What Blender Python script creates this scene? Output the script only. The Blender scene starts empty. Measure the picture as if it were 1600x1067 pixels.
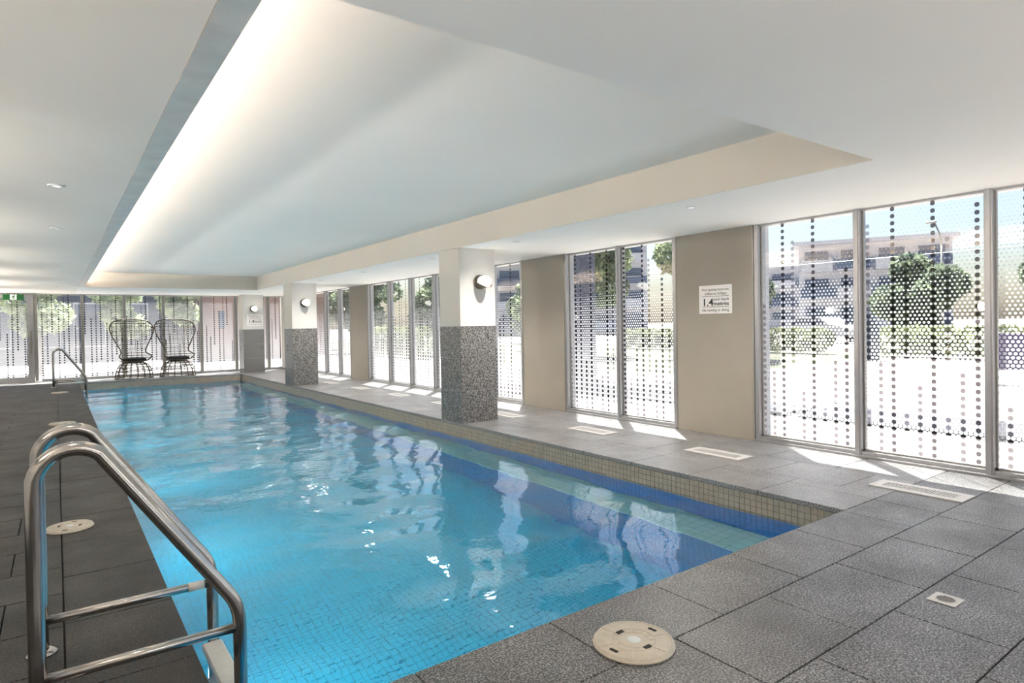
import bpy, bmesh, math, random
import numpy as np
from mathutils import Vector, Matrix, noise
random.seed(7)
R = math.radians
scene = bpy.context.scene
C = scene.collection

# ------------------------------------------------------------------ camera
cam_h = 1.3
F_PX, YAW, PITCH, ROLL, SY = 980.05, .6282, -.0132, -.0170, -13.47
fwd = Vector((math.sin(YAW)*math.cos(PITCH), math.cos(YAW)*math.cos(PITCH), math.sin(PITCH)))
rt = Vector((math.cos(YAW), -math.sin(YAW), 0))
up = rt.cross(fwd)
r2 = rt*math.cos(ROLL) + up*math.sin(ROLL)
u2 = -rt*math.sin(ROLL) + up*math.cos(ROLL)
cd = bpy.data.cameras.new('camera')
cam = bpy.data.objects.new('camera', cd)
C.objects.link(cam)
M = Matrix((r2, u2, -fwd)).transposed().to_4x4()
M.translation = Vector((0, 0, cam_h))
cam.matrix_world = M
cd.sensor_fit = 'HORIZONTAL'
cd.sensor_width = 36
cd.lens = 36*F_PX/1600
cd.shift_y = SY/1600
cd.clip_start = .05
cd.clip_end = 600
scene.camera = cam

# ------------------------------------------------------------------ light
scene.view_settings.view_transform = 'Standard'
scene.view_settings.look = 'None'
scene.view_settings.exposure = 1.68
scene.view_settings.gamma = 1.0
scene.view_settings.use_curve_mapping = False
scene.cycles.max_bounces = 12
scene.cycles.diffuse_bounces = 6
scene.cycles.glossy_bounces = 4
scene.cycles.transmission_bounces = 8
scene.cycles.transparent_max_bounces = 24
scene.cycles.sample_clamp_indirect = 6.0

world = bpy.data.worlds.new('sky')
scene.world = world
world.use_nodes = True
wn = world.node_tree
wn.nodes.clear()
wo = wn.nodes.new('ShaderNodeOutputWorld')
bg = wn.nodes.new('ShaderNodeBackground')
sky = wn.nodes.new('ShaderNodeTexSky')
sky.sky_type = 'NISHITA'
sky.sun_disc = False
sky.sun_elevation = R(62)
sky.sun_rotation = math.atan2(.65, .76)
sky.air_density = 1.0
sky.dust_density = 2.5
sky.ozone_density = 1.0
wn.links.new(sky.outputs[0], bg.inputs[0])
bg.inputs[1].default_value = 0.062
wn.links.new(bg.outputs[0], wo.inputs[0])

sun_d = bpy.data.lights.new('sun', 'SUN')
sun_d.energy = 10.0
sun_d.angle = R(.6)
sun_d.color = (1, .96, .9)
sun = bpy.data.objects.new('sun', sun_d)
C.objects.link(sun)
e62 = R(62)
sdir = Vector((-.65*math.cos(e62), -.76*math.cos(e62), -math.sin(e62)))
sun.rotation_euler = sdir.to_track_quat('-Z', 'Y').to_euler()
sun.location = (20, 20, 40)

COVE_POWER = 46.0       # warm LED strip hidden on the coffer ledge
DOWNLIGHT_POWER = 50.0
POOL_FILL = 5.2  # underwater lamps added as fill
WALL_FILL = 100.0  # fill spots added on the unseen walls
GLOBE_EMIT = 2.5

# ------------------------------------------------------------------ materials
MATS = {}
class N:
    """small node helper"""
    def __init__(s, m):
        s.t = m.node_tree; s.n = s.t.nodes; s.l = s.t.links
    def new(s, typ, **k):
        x = s.n.new(typ)
        for a, b in k.items(): setattr(x, a, b)
        return x
    def link(s, a, b): s.l.new(a, b)
    def val(s, sock, v):
        if hasattr(v, 'is_output') or isinstance(v, bpy.types.NodeSocket): s.l.new(v, sock)
        else: sock.default_value = v
    def math(s, op, a, b=None, c=None, clamp=False):
        x = s.n.new('ShaderNodeMath'); x.operation = op; x.use_clamp = clamp
        s.val(x.inputs[0], a)
        if b is not None: s.val(x.inputs[1], b)
        if c is not None: s.val(x.inputs[2], c)
        return x.outputs[0]
    def mix(s, f, a, b):
        x = s.n.new('ShaderNodeMix'); x.data_type = 'RGBA'
        s.val(x.inputs[0], f); s.val(x.inputs[6], a); s.val(x.inputs[7], b)
        return x.outputs[2]
    def noise(s, vec, scale, detail=3, rough=.5):
        x = s.n.new('ShaderNodeTexNoise'); x.inputs['Scale'].default_value = scale
        x.inputs['Detail'].default_value = detail; x.inputs['Roughness'].default_value = rough
        if vec is not None: s.l.new(vec, x.inputs['Vector'])
        return x.outputs['Fac']
    def ramp(s, f, stops):
        x = s.n.new('ShaderNodeValToRGB'); s.val(x.inputs[0], f)
        e = x.color_ramp.elements
        while len(e) < len(stops): e.new(.5)
        for i, (p, c) in enumerate(stops):
            e[i].position = p; e[i].color = c if len(c) == 4 else (*c, 1)
        return x.outputs[0]
    def pos(s): return s.n.new('ShaderNodeNewGeometry').outputs['Position']
    def obj(s): return s.n.new('ShaderNodeTexCoord').outputs['Object']
    def bump(s, h, strength, dist):
        x = s.n.new('ShaderNodeBump'); x.inputs['Strength'].default_value = strength
        x.inputs['Distance'].default_value = dist; s.l.new(h, x.inputs['Height'])
        return x.outputs[0]

def new_mat(name):
    m = bpy.data.materials.new(name); m.use_nodes = True
    n = N(m); p = m.node_tree.nodes['Principled BSDF']
    MATS[name] = m
    return m, n, p

def rgb(r, g, b): return (r, g, b, 1)

def paint(name, col, rough=.6, var=.04, scale=3, metallic=0, bump=0, spec=.5):
    m, n, p = new_mat(name)
    f = n.noise(n.pos(), scale, 4)
    a = tuple(max(0, c*(1-var)) for c in col); b = tuple(min(1, c*(1+var)) for c in col)
    n.link(n.ramp(f, [(.3, a), (.7, b)]), p.inputs['Base Color'])
    p.inputs['Roughness'].default_value = rough
    p.inputs['Metallic'].default_value = metallic
    p.inputs['Specular IOR Level'].default_value = spec
    if bump:
        n.link(n.bump(n.noise(n.pos(), 90, 4), bump, .002), p.inputs['Normal'])
    return m

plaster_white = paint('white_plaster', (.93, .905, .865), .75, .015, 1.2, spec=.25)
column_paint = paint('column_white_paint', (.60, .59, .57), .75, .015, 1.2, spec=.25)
coffer_white = paint('coffer_plaster', (.95, .895, .83), .75, .015, .8, spec=.2)
beam_shaded_paint = paint('beam_shaded_paint', (.56, .525, .47), .7, .02, 1, spec=.25)  # pale paint darkened for faces turned away from the windows
left_soffit_paint = paint('soffit_shaded_paint', (.84, .79, .72), .7, .03, .8, spec=.3)  # soffit colour darkened for the unlit side
panel_paint = paint('beige_wall_paint', (.31, .28, .24), .75, .05, 1.6, spec=.2)
alu = paint('silver_aluminium', (.38, .38, .39), .38, .03, 20, metallic=.75)
alu_dark = paint('bronze_aluminium', (.30, .29, .27), .4, .05, 8, metallic=.6)
strip_metal = paint('brushed_strip_metal', (.74, .67, .61), .5, .08, 6, metallic=.35)
steel = paint('polished_stainless_steel', (.52, .50, .48), .16, .05, 30, metallic=1)
white_plastic = paint('white_plastic', (.75, .74, .72), .45, .03, 20)
cream_plastic = paint('cream_plastic', (.60, .54, .44), .5, .08, 30, bump=.15)
cream_light = paint('pale_cream_plastic', (.66, .61, .52), .45, .05, 30)
dark_hole = paint('dark_recess', (.02, .018, .016), .8, .1, 10)
black_gap = paint('black_shadow_gap', (.015, .014, .013), .7, .1, 10)
ink = paint('black_ink', (.015, .015, .015), .5, .05, 10)
sign_face = paint('sign_face', (.80, .77, .75), .4, .01, 10)
bronze = paint('bronze_lamp_metal', (.16, .14, .11), .35, .1, 40, metallic=.8)
wire_metal = paint('champagne_wire_metal', (.09, .075, .055), .5, .1, 20, metallic=.3)
black_cloth = paint('black_cushion_cloth', (.012, .012, .013), .8, .2, 60)
grille_grey = paint('grey_floor_grille', (.30, .29, .28), .5, .1, 30)
frame_white = paint('white_vent_frame', (.62, .60, .58), .45, .04, 20)
exit_green = paint('exit_green', (.004, .085, .02), .4, .05, 10)
exit_white = paint('exit_white', (.8, .84, .8), .4, .02, 10)
step_white = paint('white_ladder_tread', (.62, .63, .60), .5, .05, 30)
bark = paint('rough_bark', (.13, .115, .10), .9, .35, 9, bump=.5)
palm_bark = paint('dark_palm_bark', (.085, .09, .12), .9, .4, 14, bump=.5)
concrete_w = paint('pale_render', (.50, .51, .55), .8, .04, 1)
glass_dark = paint('dark_window_glass', (.10, .13, .20), .15, .1, 1)
terracotta = paint('terracotta_render', (.30, .19, .16), .8, .06, 1)
blue_facade = paint('blue_grey_cladding', (.06, .085, .14), .5, .15, .8)
car_white = paint('white_car_paint', (.35, .36, .38), .2, .02, 2)
tyre = paint('tyre_rubber', (.02, .02, .02), .8, .1, 10)
box_dark = paint('dark_cabinet_paint', (.045, .06, .085), .6, .1, 4)
board_purple = paint('purple_board_paint', (.09, .065, .14), .6, .1, 4)
band_mat = paint('dark_paving_band', (.035, .032, .042), .8, .1, 6)
soil = paint('mulch_soil', (.14, .11, .08), .95, .3, 12)

def granite(name, dark, light, mid, scale, rough, rough_var=.15, bump=.5, per_obj=.12, patches=.45, patch_scale=1.3, seam=None):
    m, n, p = new_mat(name)
    P = n.pos()
    sp = n.noise(P, scale, 2, .7)
    col = n.ramp(sp, [(.36, dark), (.5, mid), (.64, light)])
    big = n.noise(P, patch_scale, 4, .65)
    oi = n.new('ShaderNodeObjectInfo')
    shade = n.math('ADD', n.math('MULTIPLY', n.math('SUBTRACT', big, .5), patches*2), 1.0)
    shade = n.math('ADD', shade, n.math('MULTIPLY', n.math('SUBTRACT', oi.outputs['Random'], .5), per_obj*2))
    vm = n.new('ShaderNodeVectorMath', operation='SCALE')
    n.link(col, vm.inputs[0]); n.link(shade, vm.inputs['Scale'])
    n.link(vm.outputs[0], p.inputs['Base Color'])
    rr = n.math('ADD', n.math('MULTIPLY', n.math('SUBTRACT', big, .5), -rough_var*2), rough, clamp=True)
    n.link(rr, p.inputs['Roughness'])
    n.link(n.bump(sp, bump, .0025), p.inputs['Normal'])
    return m
paver_granite = granite('flamed_granite_paver', (.016, .015, .014), (.34, .335, .33), (.10, .097, .095), 120, .36, .14, .7, .07, .8, 2.2)
paver_window_lit = granite('window_lit_granite_paver', (.07, .068, .067), (.46, .455, .45), (.20, .197, .195), 120, .36, .12, .5, .07, .5, 2.2)  # same granite made lighter to carry window light and sky reflection
paver_dark = granite('wet_shaded_granite_paver', (.003, .003, .002), (.05, .046, .042), (.008, .0075, .007), 120, .6, .2, .6, .12, .6, 2.4)  # same granite darkened for wet and for shade on the left deck
column_granite = granite('polished_speckled_granite', (.018, .017, .016), (.40, .395, .385), (.12, .117, .112), 75, .28, .02, .05, .05, .1, 2)
grout_bed = paint('dark_grout', (.04, .038, .036), .9, .2, 10)

def gridded(name, col, grout, pitch, width, axes, rough=.25, cell_var=.1, big_var=0.0, spec=.5):
    """glazed mosaic: square cells in world axes; joints recessed by bump"""
    m, n, p = new_mat(name)
    P = n.pos()
    s = n.new('ShaderNodeSeparateXYZ'); n.link(P, s.inputs[0])
    ds = []; cells = []
    off = {'X': .431, 'Y': 2.124, 'Z': -.035}
    for a in axes:
        q = n.math('DIVIDE', n.math('SUBTRACT', s.outputs[a], off[a]), pitch)
        f = n.math('FRACT', q)
        ds.append(n.math('ABSOLUTE', n.math('SUBTRACT', f, .5)))
        cells.append(n.math('FLOOR', q))
    edge = n.math('MAXIMUM', ds[0], ds[1])
    mask = n.math('GREATER_THAN', edge, .5-width/pitch/2)
    cx = n.new('ShaderNodeCombineXYZ'); n.link(cells[0], cx.inputs[0]); n.link(cells[1], cx.inputs[1])
    wnz = n.new('ShaderNodeTexWhiteNoise', noise_dimensions='2D'); n.link(cx.outputs[0], wnz.inputs['Vector'])
    v = n.math('ADD', n.math('MULTIPLY', n.math('SUBTRACT', wnz.outputs['Value'], .5), cell_var*2), 1)
    vm = n.new('ShaderNodeVectorMath', operation='SCALE'); vm.inputs[0].default_value = col[:3]
    n.link(v, vm.inputs['Scale'])
    n.link(n.mix(mask, vm.outputs[0], (*grout, 1)), p.inputs['Base Color'])
    p.inputs['Roughness'].default_value = rough
    p.inputs['Specular IOR Level'].default_value = spec
    inv = n.math('SUBTRACT', 1, mask)
    n.link(n.bump(inv, .6, .001), p.inputs['Normal'])
    return m
POOL_FLOOR = (.012, .52, .80); POOL_GROUT = (.010, .36, .58)
pool_floor_mat = gridded('aqua_pool_mosaic', POOL_FLOOR, POOL_GROUT, .048, .005, 'XY', .3, .05)
bench_mat = gridded('pale_aqua_bench_mosaic', (.30, .74, .76), (.08, .45, .52), .096, .005, 'XY', .3, .04)
pool_wall_x = gridded('blue_pool_mosaic', (.006, .20, .62), (.003, .11, .36), .048, .004, 'YZ', .25, .1)
pool_wall_y = gridded('blue_pool_mosaic_end', (.006, .20, .62), (.003, .11, .36), .048, .004, 'XZ', .25, .1)
riser_mat = gridded('deep_blue_riser_mosaic', (.001, .24, .54), (.001, .14, .33), .048, .004, 'YZ', .25, .1)
beige_tile_x = paint('beige_waterline_tile', (.37, .325, .26), .3, .12, 14)
mosaic_aqua = paint('aqua_tile_glaze', POOL_FLOOR, .3, .05, 12)
mosaic_grout = paint('aqua_grout', POOL_GROUT, .8, .05, 12)
beige_grout = paint('brown_grout', (.14, .11, .085), .9, .1, 20)

def frit_mat(name, axis, period=9, phase=0, small_top=.0032, small_bot=.0164, full=.75, opac=.72):
    """clear glass pane printed with a hexagonal dot frit"""
    m, n, p = new_mat(name)
    n.n.remove(p)
    out = [x for x in n.n if x.type == 'OUTPUT_MATERIAL'][0]
    s = n.new('ShaderNodeSeparateXYZ'); n.link(n.pos(), s.inputs[0])
    p1, p2 = .0360, .0645
    h = n.math('ADD', s.outputs[axis], 48.631 + phase*p1); z = s.outputs['Z']
    if axis == 'Y':      # the column pattern restarts at the second pane
        h = n.math('SUBTRACT', h, n.math('MULTIPLY', n.math('GREATER_THAN', s.outputs['Y'], 2.835), .093))
    a = n.math('DIVIDE', h, p1); b = n.math('ADD', n.math('DIVIDE', z, p2), 20)
    def dist(o):
        x = n.math('MULTIPLY', n.math('SUBTRACT', n.math('FRACT', n.math('ADD', a, o)), .5), p1)
        y = n.math('MULTIPLY', n.math('SUBTRACT', n.math('FRACT', n.math('ADD', b, o)), .5), p2)
        return n.math('SQRT', n.math('ADD', n.math('MULTIPLY', x, x), n.math('MULTIPLY', y, y)))
    d0, d1 = dist(0.0), dist(.5)
    d = n.math('MINIMUM', d0, d1)
    mr = n.new('ShaderNodeMapRange')
    n.link(z, mr.inputs[0]); mr.inputs[1].default_value = .7; mr.inputs[2].default_value = 2.15
    mr.inputs[3].default_value = small_bot; mr.inputs[4].default_value = small_top
    small = n.math('LESS_THAN', d, mr.outputs[0])
    col = n.math('FLOOR', a)
    grp = n.math('FLOOR', n.math('DIVIDE', col, float(period)))
    ph = n.math('FLOORED_MODULO', col, float(period))
    def rnd(seed):
        w = n.new('ShaderNodeTexWhiteNoise', noise_dimensions='2D')
        c = n.new('ShaderNodeCombineXYZ'); n.link(grp, c.inputs[0]); c.inputs[1].default_value = seed
        n.link(c.outputs[0], w.inputs['Vector']); return w.outputs['Value']
    inbig = n.math('LESS_THAN', d0, .0200)
    def colmask(k, seed, lo, hi, inv=False):
        """column k of each group, printed below a height between lo and hi"""
        is_k = n.math('COMPARE', ph, float(k), .4)
        lim = n.math('ADD', n.math('MULTIPLY', rnd(seed), hi-lo), lo)
        # centre height of the dot so that no dot is cut
        zc = n.math('MULTIPLY', n.math('SUBTRACT', n.math('ADD', n.math('FLOOR', b), .5), 20), p2)
        ok = n.math('LESS_THAN', zc, lim)
        if inv: ok = n.math('GREATER_THAN', zc, lim)
        return n.math('MULTIPLY', n.math('MULTIPLY', is_k, ok), inbig)
    if axis == 'Y':
        strong = colmask(0, 1.5, 1.3, 1.3+full*3.2)
        second = colmask(3, 2.5, .55, 1.0)
        faint = colmask(6, 3.5, .3, 2.2)
    else:
        strong = colmask(0, 1.5, .5, 1.4, True)
        second = colmask(4, 2.5, .9, 2.0)
        faint = colmask(7, 3.5, 1.0, 2.6)
    # shaders
    tr = n.new('ShaderNodeBsdfTransparent'); tr.inputs[0].default_value = (.93, .96, .97, 1)
    gl = n.new('ShaderNodeBsdfGlossy'); gl.inputs['Roughness'].default_value = 0.0
    lw = n.new('ShaderNodeLayerWeight'); lw.inputs['Blend'].default_value = .5
    frs = n.math('ADD', n.math('MULTIPLY', n.math('POWER', lw.outputs['Facing'], 5.0), .95), .05)
    tl = n.new('ShaderNodeBsdfTranslucent'); tl.inputs[0].default_value = (.46, .47, .49, 1)
    df = n.new('ShaderNodeBsdfDiffuse'); df.inputs[0].default_value = (.45, .46, .48, 1)
    m1 = n.new('ShaderNodeMixShader'); m1.inputs[0].default_value = .2
    n.link(tl.outputs[0], m1.inputs[1]); n.link(df.outputs[0], m1.inputs[2])
    m2 = n.new('ShaderNodeMixShader'); m2.inputs[0].default_value = opac
    n.link(tr.outputs[0], m2.inputs[1]); n.link(m1.outputs[0], m2.inputs[2])
    pane = n.new('ShaderNodeMixShader'); n.link(small, pane.inputs[0])
    n.link(tr.outputs[0], pane.inputs[1]); n.link(m2.outputs[0], pane.inputs[2])
    last = pane.outputs[0]
    for mask, c in ((faint, (.50, .49, .53, 1)), (second, (.24, .23, .25, 1)), (strong, (.13, .122, .135, 1))):
        dk = n.new('ShaderNodeBsdfTransparent'); dk.inputs[0].default_value = c
        dd = n.new('ShaderNodeBsdfDiffuse'); dd.inputs[0].default_value = (.02, .02, .03, 1)
        mm = n.new('ShaderNodeMixShader'); mm.inputs[0].default_value = .12
        n.link(dk.outputs[0], mm.inputs[1]); n.link(dd.outputs[0], mm.inputs[2])
        mx = n.new('ShaderNodeMixShader'); n.link(mask, mx.inputs[0])
        n.link(last, mx.inputs[1]); n.link(mm.outputs[0], mx.inputs[2]); last = mx.outputs[0]
    fin = n.new('ShaderNodeMixShader'); n.link(frs, fin.inputs[0])
    n.link(last, fin.inputs[1]); n.link(gl.outputs[0], fin.inputs[2])
    n.link(fin.outputs[0], out.inputs['Surface'])
    return m
frit_side = frit_mat('dotted_frit_glass', 'Y', 9, 0)
frit_end = frit_mat('dotted_frit_glass_end', 'X', 10, 2, .0095, .0174, opac=.5)
leaf_back = None

def water_mat():
    m, n, p = new_mat('pool_water')
    n.n.remove(p)
    out = [x for x in n.n if x.type == 'OUTPUT_MATERIAL'][0]
    g = n.new('ShaderNodeBsdfRefraction'); g.inputs['IOR'].default_value = 1.33
    g.inputs['Roughness'].default_value = 0.0
    gl = n.new('ShaderNodeBsdfGlossy'); gl.inputs['Roughness'].default_value = 0.02
    g.inputs[0].default_value = (.92, .99, 1, 1)
    P = n.pos()
    mp = n.new('ShaderNodeMapping'); n.link(P, mp.inputs[0]); mp.inputs['Scale'].default_value = (1, 1.0, 1)
    f1 = n.noise(mp.outputs[0], 7, 2, .4); f2 = n.noise(mp.outputs[0], 20, 2, .4)
    # the far half of the pool is choppier than the still near corner
    s = n.new('ShaderNodeSeparateXYZ'); n.link(P, s.inputs[0])
    k = n.new('ShaderNodeMapRange'); n.link(s.outputs['Y'], k.inputs[0])
    k.inputs[1].default_value = 3; k.inputs[2].default_value = 10; k.inputs[3].default_value = .22; k.inputs[4].default_value = 1
    hh = n.math('MULTIPLY', n.math('ADD', f1, n.math('MULTIPLY', f2, .25)), k.outputs[0])
    bmp = n.bump(hh, .6, .014)
    n.link(bmp, g.inputs['Normal']); n.link(bmp, gl.inputs['Normal'])
    lw = n.new('ShaderNodeLayerWeight'); lw.inputs['Blend'].default_value = .5; n.link(bmp, lw.inputs['Normal'])
    fr = n.math('ADD', n.math('MULTIPLY', n.math('POWER', lw.outputs['Facing'], 3.7), .95), .018)
    mx = n.new('ShaderNodeMixShader'); n.link(fr, mx.inputs[0])
    n.link(g.outputs[0], mx.inputs[1]); n.link(gl.outputs[0], mx.inputs[2])
    n.link(mx.outputs[0], out.inputs['Surface'])
    return m
water = water_mat()

def emit_mat(name, col, strength):
    m, n, p = new_mat(name)
    p.inputs['Base Color'].default_value = (*col, 1)
    p.inputs['Emission Color'].default_value = (*col, 1)
    p.inputs['Emission Strength'].default_value = strength
    return m
globe_glow = emit_mat('lit_opal_glass', (1, .97, .9), GLOBE_EMIT)
led_glow = emit_mat('warm_led_strip', (1, .925, .85), COVE_POWER)
lens_glow = emit_mat('downlight_lens', (1, .95, .88), 1.0)

def leaf_mat(name, a, b):
    m, n, p = new_mat(name)
    f = n.noise(n.pos(), 1.6, 4, .7)
    n.link(n.ramp(f, [(.35, a), (.65, b)]), p.inputs['Base Color'])
    p.inputs['Roughness'].default_value = .55
    p.inputs['Specular IOR Level'].default_value = .2
    out = [x for x in n.n if x.type == 'OUTPUT_MATERIAL'][0]
    t = n.new('ShaderNodeBsdfTranslucent'); n.link(n.ramp(f, [(.35, a), (.65, b)]), t.inputs[0])
    mx = n.new('ShaderNodeMixShader'); mx.inputs[0].default_value = .35
    n.link(p.outputs[0], mx.inputs[1]); n.link(t.outputs[0], mx.inputs[2])
    n.link(mx.outputs[0], out.inputs['Surface'])
    return m
leaf_olive = leaf_mat('olive_leaves', (.065, .10, .09), (.27, .32, .20))
leaf_green = leaf_mat('fresh_green_leaves', (.08, .12, .09), (.40, .45, .28))
leaf_pale = leaf_mat('sunlit_pale_leaves', (.12, .18, .12), (.62, .68, .45))
leaf_hedge = leaf_mat('hedge_leaves', (.10, .13, .07), (.32, .35, .18))
grass_mat = leaf_mat('lawn_grass', (.15, .18, .10), (.22, .24, .15))
pave_out = paint('pale_pink_paving', (.26, .235, .22), .85, .06, .7)
pave_white = paint('pale_concrete_paving', (.28, .265, .25), .85, .05, .9)

# ------------------------------------------------------------------ mesh helpers
def bx(bm, x0, x1, y0, y1, z0, z1, bev=0):
    vs = [bm.verts.new(v) for v in ((x0,y0,z0),(x1,y0,z0),(x1,y1,z0),(x0,y1,z0),(x0,y0,z1),(x1,y0,z1),(x1,y1,z1),(x0,y1,z1))]
    fs = [bm.faces.new([vs[i] for i in q]) for q in ((3,2,1,0),(4,5,6,7),(0,1,5,4),(1,2,6,5),(2,3,7,6),(3,0,4,7))]
    if bev:
        es = list({e for f in fs for e in f.edges})
        bmesh.ops.bevel(bm, geom=es, offset=bev, segments=1, affect='EDGES')
    return fs
def tube(bm, pts, r, seg=8, cap=True, closed=False):
    """sweep a circle along pts (list of Vector)"""
    pts = [Vector(p) for p in pts]; n = len(pts); rings = []
    ref = None
    for i, p in enumerate(pts):
        if closed: t = pts[(i+1) % n]-pts[i-1]
        elif i == 0: t = pts[1]-p
        elif i == n-1: t = p-pts[-2]
        else: t = (pts[i+1]-p).normalized()+(p-pts[i-1]).normalized()
        t.normalize()
        if ref is None:
            ref = t.orthogonal().normalized()
        ref = (ref - t*ref.dot(t))
        if ref.length < 1e-6: ref = t.orthogonal()
        ref.normalize(); b = t.cross(ref)
        rr = r[i] if isinstance(r, (list, tuple)) else r
        rings.append([bm.verts.new(p+ref*math.cos(2*math.pi*k/seg)*rr+b*math.sin(2*math.pi*k/seg)*rr) for k in range(seg)])
    m = n if closed else n-1
    for i in range(m):
        a, c = rings[i], rings[(i+1) % n]
        for k in range(seg):
            f = bm.faces.new((a[k], a[(k+1) % seg], c[(k+1) % seg], c[k])); f.smooth = True
    if cap and not closed:
        bm.faces.new(rings[0][::-1]); bm.faces.new(rings[-1])
def lathe(bm, prof, seg=32, cx=0, cy=0, cap=True, smooth=True):
    rings = []
    for r, z in prof:
        rings.append([bm.verts.new((cx+r*math.cos(2*math.pi*k/seg), cy+r*math.sin(2*math.pi*k/seg), z)) for k in range(seg)])
    for a, c in zip(rings, rings[1:]):
        for k in range(seg):
            f = bm.faces.new((a[k], a[(k+1) % seg], c[(k+1) % seg], c[k])); f.smooth = smooth
    if cap:
        if prof[0][0] > 1e-6: bm.faces.new(rings[0][::-1])
        if prof[-1][0] > 1e-6: bm.faces.new(rings[-1])
def mesh_of(bm, name, mat):
    me = bpy.data.meshes.new(name)
    bmesh.ops.recalc_face_normals(bm, faces=bm.faces)
    bm.to_mesh(me); bm.free()
    me.materials.append(mat)
    return me
def obj(name, bm, mat, parent=None, loc=None, kind=None):
    me = bm if isinstance(bm, bpy.types.Mesh) else mesh_of(bm, name, mat)
    o = bpy.data.objects.new(name, me); C.objects.link(o)
    if parent: o.parent = parent
    if loc is not None: o.location = loc
    if kind: o['kind'] = kind
    return o
def box_obj(name, dims, mat, parent=None, kind=None, bev=0):
    bm = bmesh.new(); bx(bm, *dims, bev=bev)
    return obj(name, bm, mat, parent, None, kind)
def empty(name, loc=(0, 0, 0), rz=0):
    o = bpy.data.objects.new(name, None); C.objects.link(o)
    o.location = loc; o.rotation_euler = (0, 0, rz); o.empty_display_size = .1
    return o
def thing(name, label, cat, loc=(0, 0, 0), rz=0, group=None):
    return tag(empty(name, loc, rz), label, cat, group)
def tag(o, label, cat, group=None):
    o['label'] = label; o['category'] = cat
    if group: o['group'] = group
    return o
def copy_tree(o, parent=None):
    kids = list(o.children)
    c = o.copy(); C.objects.link(c)
    if parent: c.parent = parent
    for k in kids: copy_tree(k, c)
    return c
def text_obj(name, body, size, mat, parent, loc, rot, align='LEFT', width=None, bold=0, spacing=1.0):
    cu = bpy.data.curves.new(name, 'FONT'); cu.body = body; cu.size = size
    cu.align_x = align; cu.align_y = 'BOTTOM_BASELINE'; cu.extrude = .0006; cu.offset = bold
    cu.space_character = spacing
    t = bpy.data.objects.new('tmp', cu); C.objects.link(t)
    dg = bpy.context.evaluated_depsgraph_get()
    me = bpy.data.meshes.new_from_object(t.evaluated_get(dg))
    bpy.data.objects.remove(t)
    if width:
        xs = [v.co.x for v in me.vertices]; w = max(xs)-min(xs); k = width/w
        for v in me.vertices: v.co.x *= k
    me.materials.clear(); me.materials.append(mat)
    o = bpy.data.objects.new(name, me); C.objects.link(o); o.parent = parent
    o.location = loc; o.rotation_euler = rot
    return o

# ------------------------------------------------------------------ dimensions
XL, XR = .431, 4.314          # pool left / right edge
YN, YF = 2.124, 19.40         # pool near / far edge
ZC, ZT = 2.327, 2.679         # soffit, coffer ceiling
CXL, CXR, CYN, CYF = .542, 4.314, 1.914, 17.36
CXO = .428
XW, YW = 6.085, 20.61         # window wall, end wall
XA, YA = -2.6, -3.0           # unseen left and near walls
ZWAT = -.19
POOL_Z = -1.5

# ------------------------------------------------------------------ floor slab with the pool hole
bm = bmesh.new()
xs = [XA, XL-.02, XR+.02, XW+.3]; ys = [YA, YN-.02, YF+.02, YW+.15]
for z in (-.045, -.20):
    g = [[bm.verts.new((x, y, z)) for y in ys] for x in xs]
    for i in range(3):
        for j in range(3):
            if i == 1 and j == 1: continue
            bm.faces.new((g[i][j], g[i+1][j], g[i+1][j+1], g[i][j+1]))
bmesh.ops.bridge_loops
floor = obj('floor', bm, grout_bed, None, None, 'structure')

tile_cache = {}
def paver(dx, dy, mat):
    k = (round(dx, 3), round(dy, 3), mat.name)
    if k not in tile_cache:
        b = bmesh.new(); bx(b, 0, dx, 0, dy, -.035, 0, bev=.0018)
        tile_cache[k] = mesh_of(b, 'paver', mat)
    return tile_cache[k]
GAP = .006
def put_paver(x0, x1, y0, y1, mat, parent, name='paver'):
    if x1-x0 < .03 or y1-y0 < .03: return
    me = paver(x1-x0-GAP, y1-y0-GAP, mat)
    o = bpy.data.objects.new(name, me); C.objects.link(o); o.parent = parent
    o.location = (x0+GAP/2, y0+GAP/2, random.uniform(-.0012, 0))
def rows_x(xa, xb, y0, y1, off, L, mat, parent, name='paver', joints=None):
    """one course running in x, cut into stones of length L"""
    e = joints or []
    if not e:
        k = math.floor((xa-off)/L); x = off+k*L
        while x < xb+L: e.append(x); x += L
    e = [xa]+[v for v in e if xa+.03 < v < xb-.03]+[xb]
    for a, b in zip(e, e[1:]): put_paver(a, b, y0, y1, mat, parent, name)
L = .655
# near deck courses
near_mat = paver_granite
rows_x(XL, XW, 1.694, 2.124, 0, L, near_mat, floor, joints=[1.06, 1.712, 2.364, 3.02, 3.681, 4.283, 4.731, 5.35])
rows_x(-.6, XW, 1.264, 1.694, 2.03, L, near_mat, floor)
rows_x(-.6, XW, .834, 1.264, 1.69, .65, near_mat, floor)
rows_x(.6, XW, .404, .834, 2.03, L, near_mat, floor)
rows_x(.6, XW, -.026, .404, 1.69, L, near_mat, floor)
# narrow filler course + right deck
y = YN
e = [YN]
while e[-1] < YW: e.append(min(e[-1]+.655, YW))
for a, b in zip(e, e[1:]): put_paver(4.744, 4.899, a, b, paver_window_lit, floor)
for k, (x0, x1) in enumerate(((4.899, 5.49), (5.49, XW))):
    y0 = YN-.0 if k else YN
    ee = [YN]; nxt = YN+.325*(1 if k == 0 else 2)
    while ee[-1] < YW:
        ee.append(min(nxt, YW)); nxt += .655
    for a, b in zip(ee, ee[1:]):
        if b-a > .03: put_paver(x0, x1, a, b, paver_window_lit, floor)
# far deck
for k, (y0, y1) in enumerate(((YF+.43, YF+.86), (YF+.86, YW))):
    rows_x(-1.6, 4.744, y0, y1, .33*k, L, paver_window_lit, floor)
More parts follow.
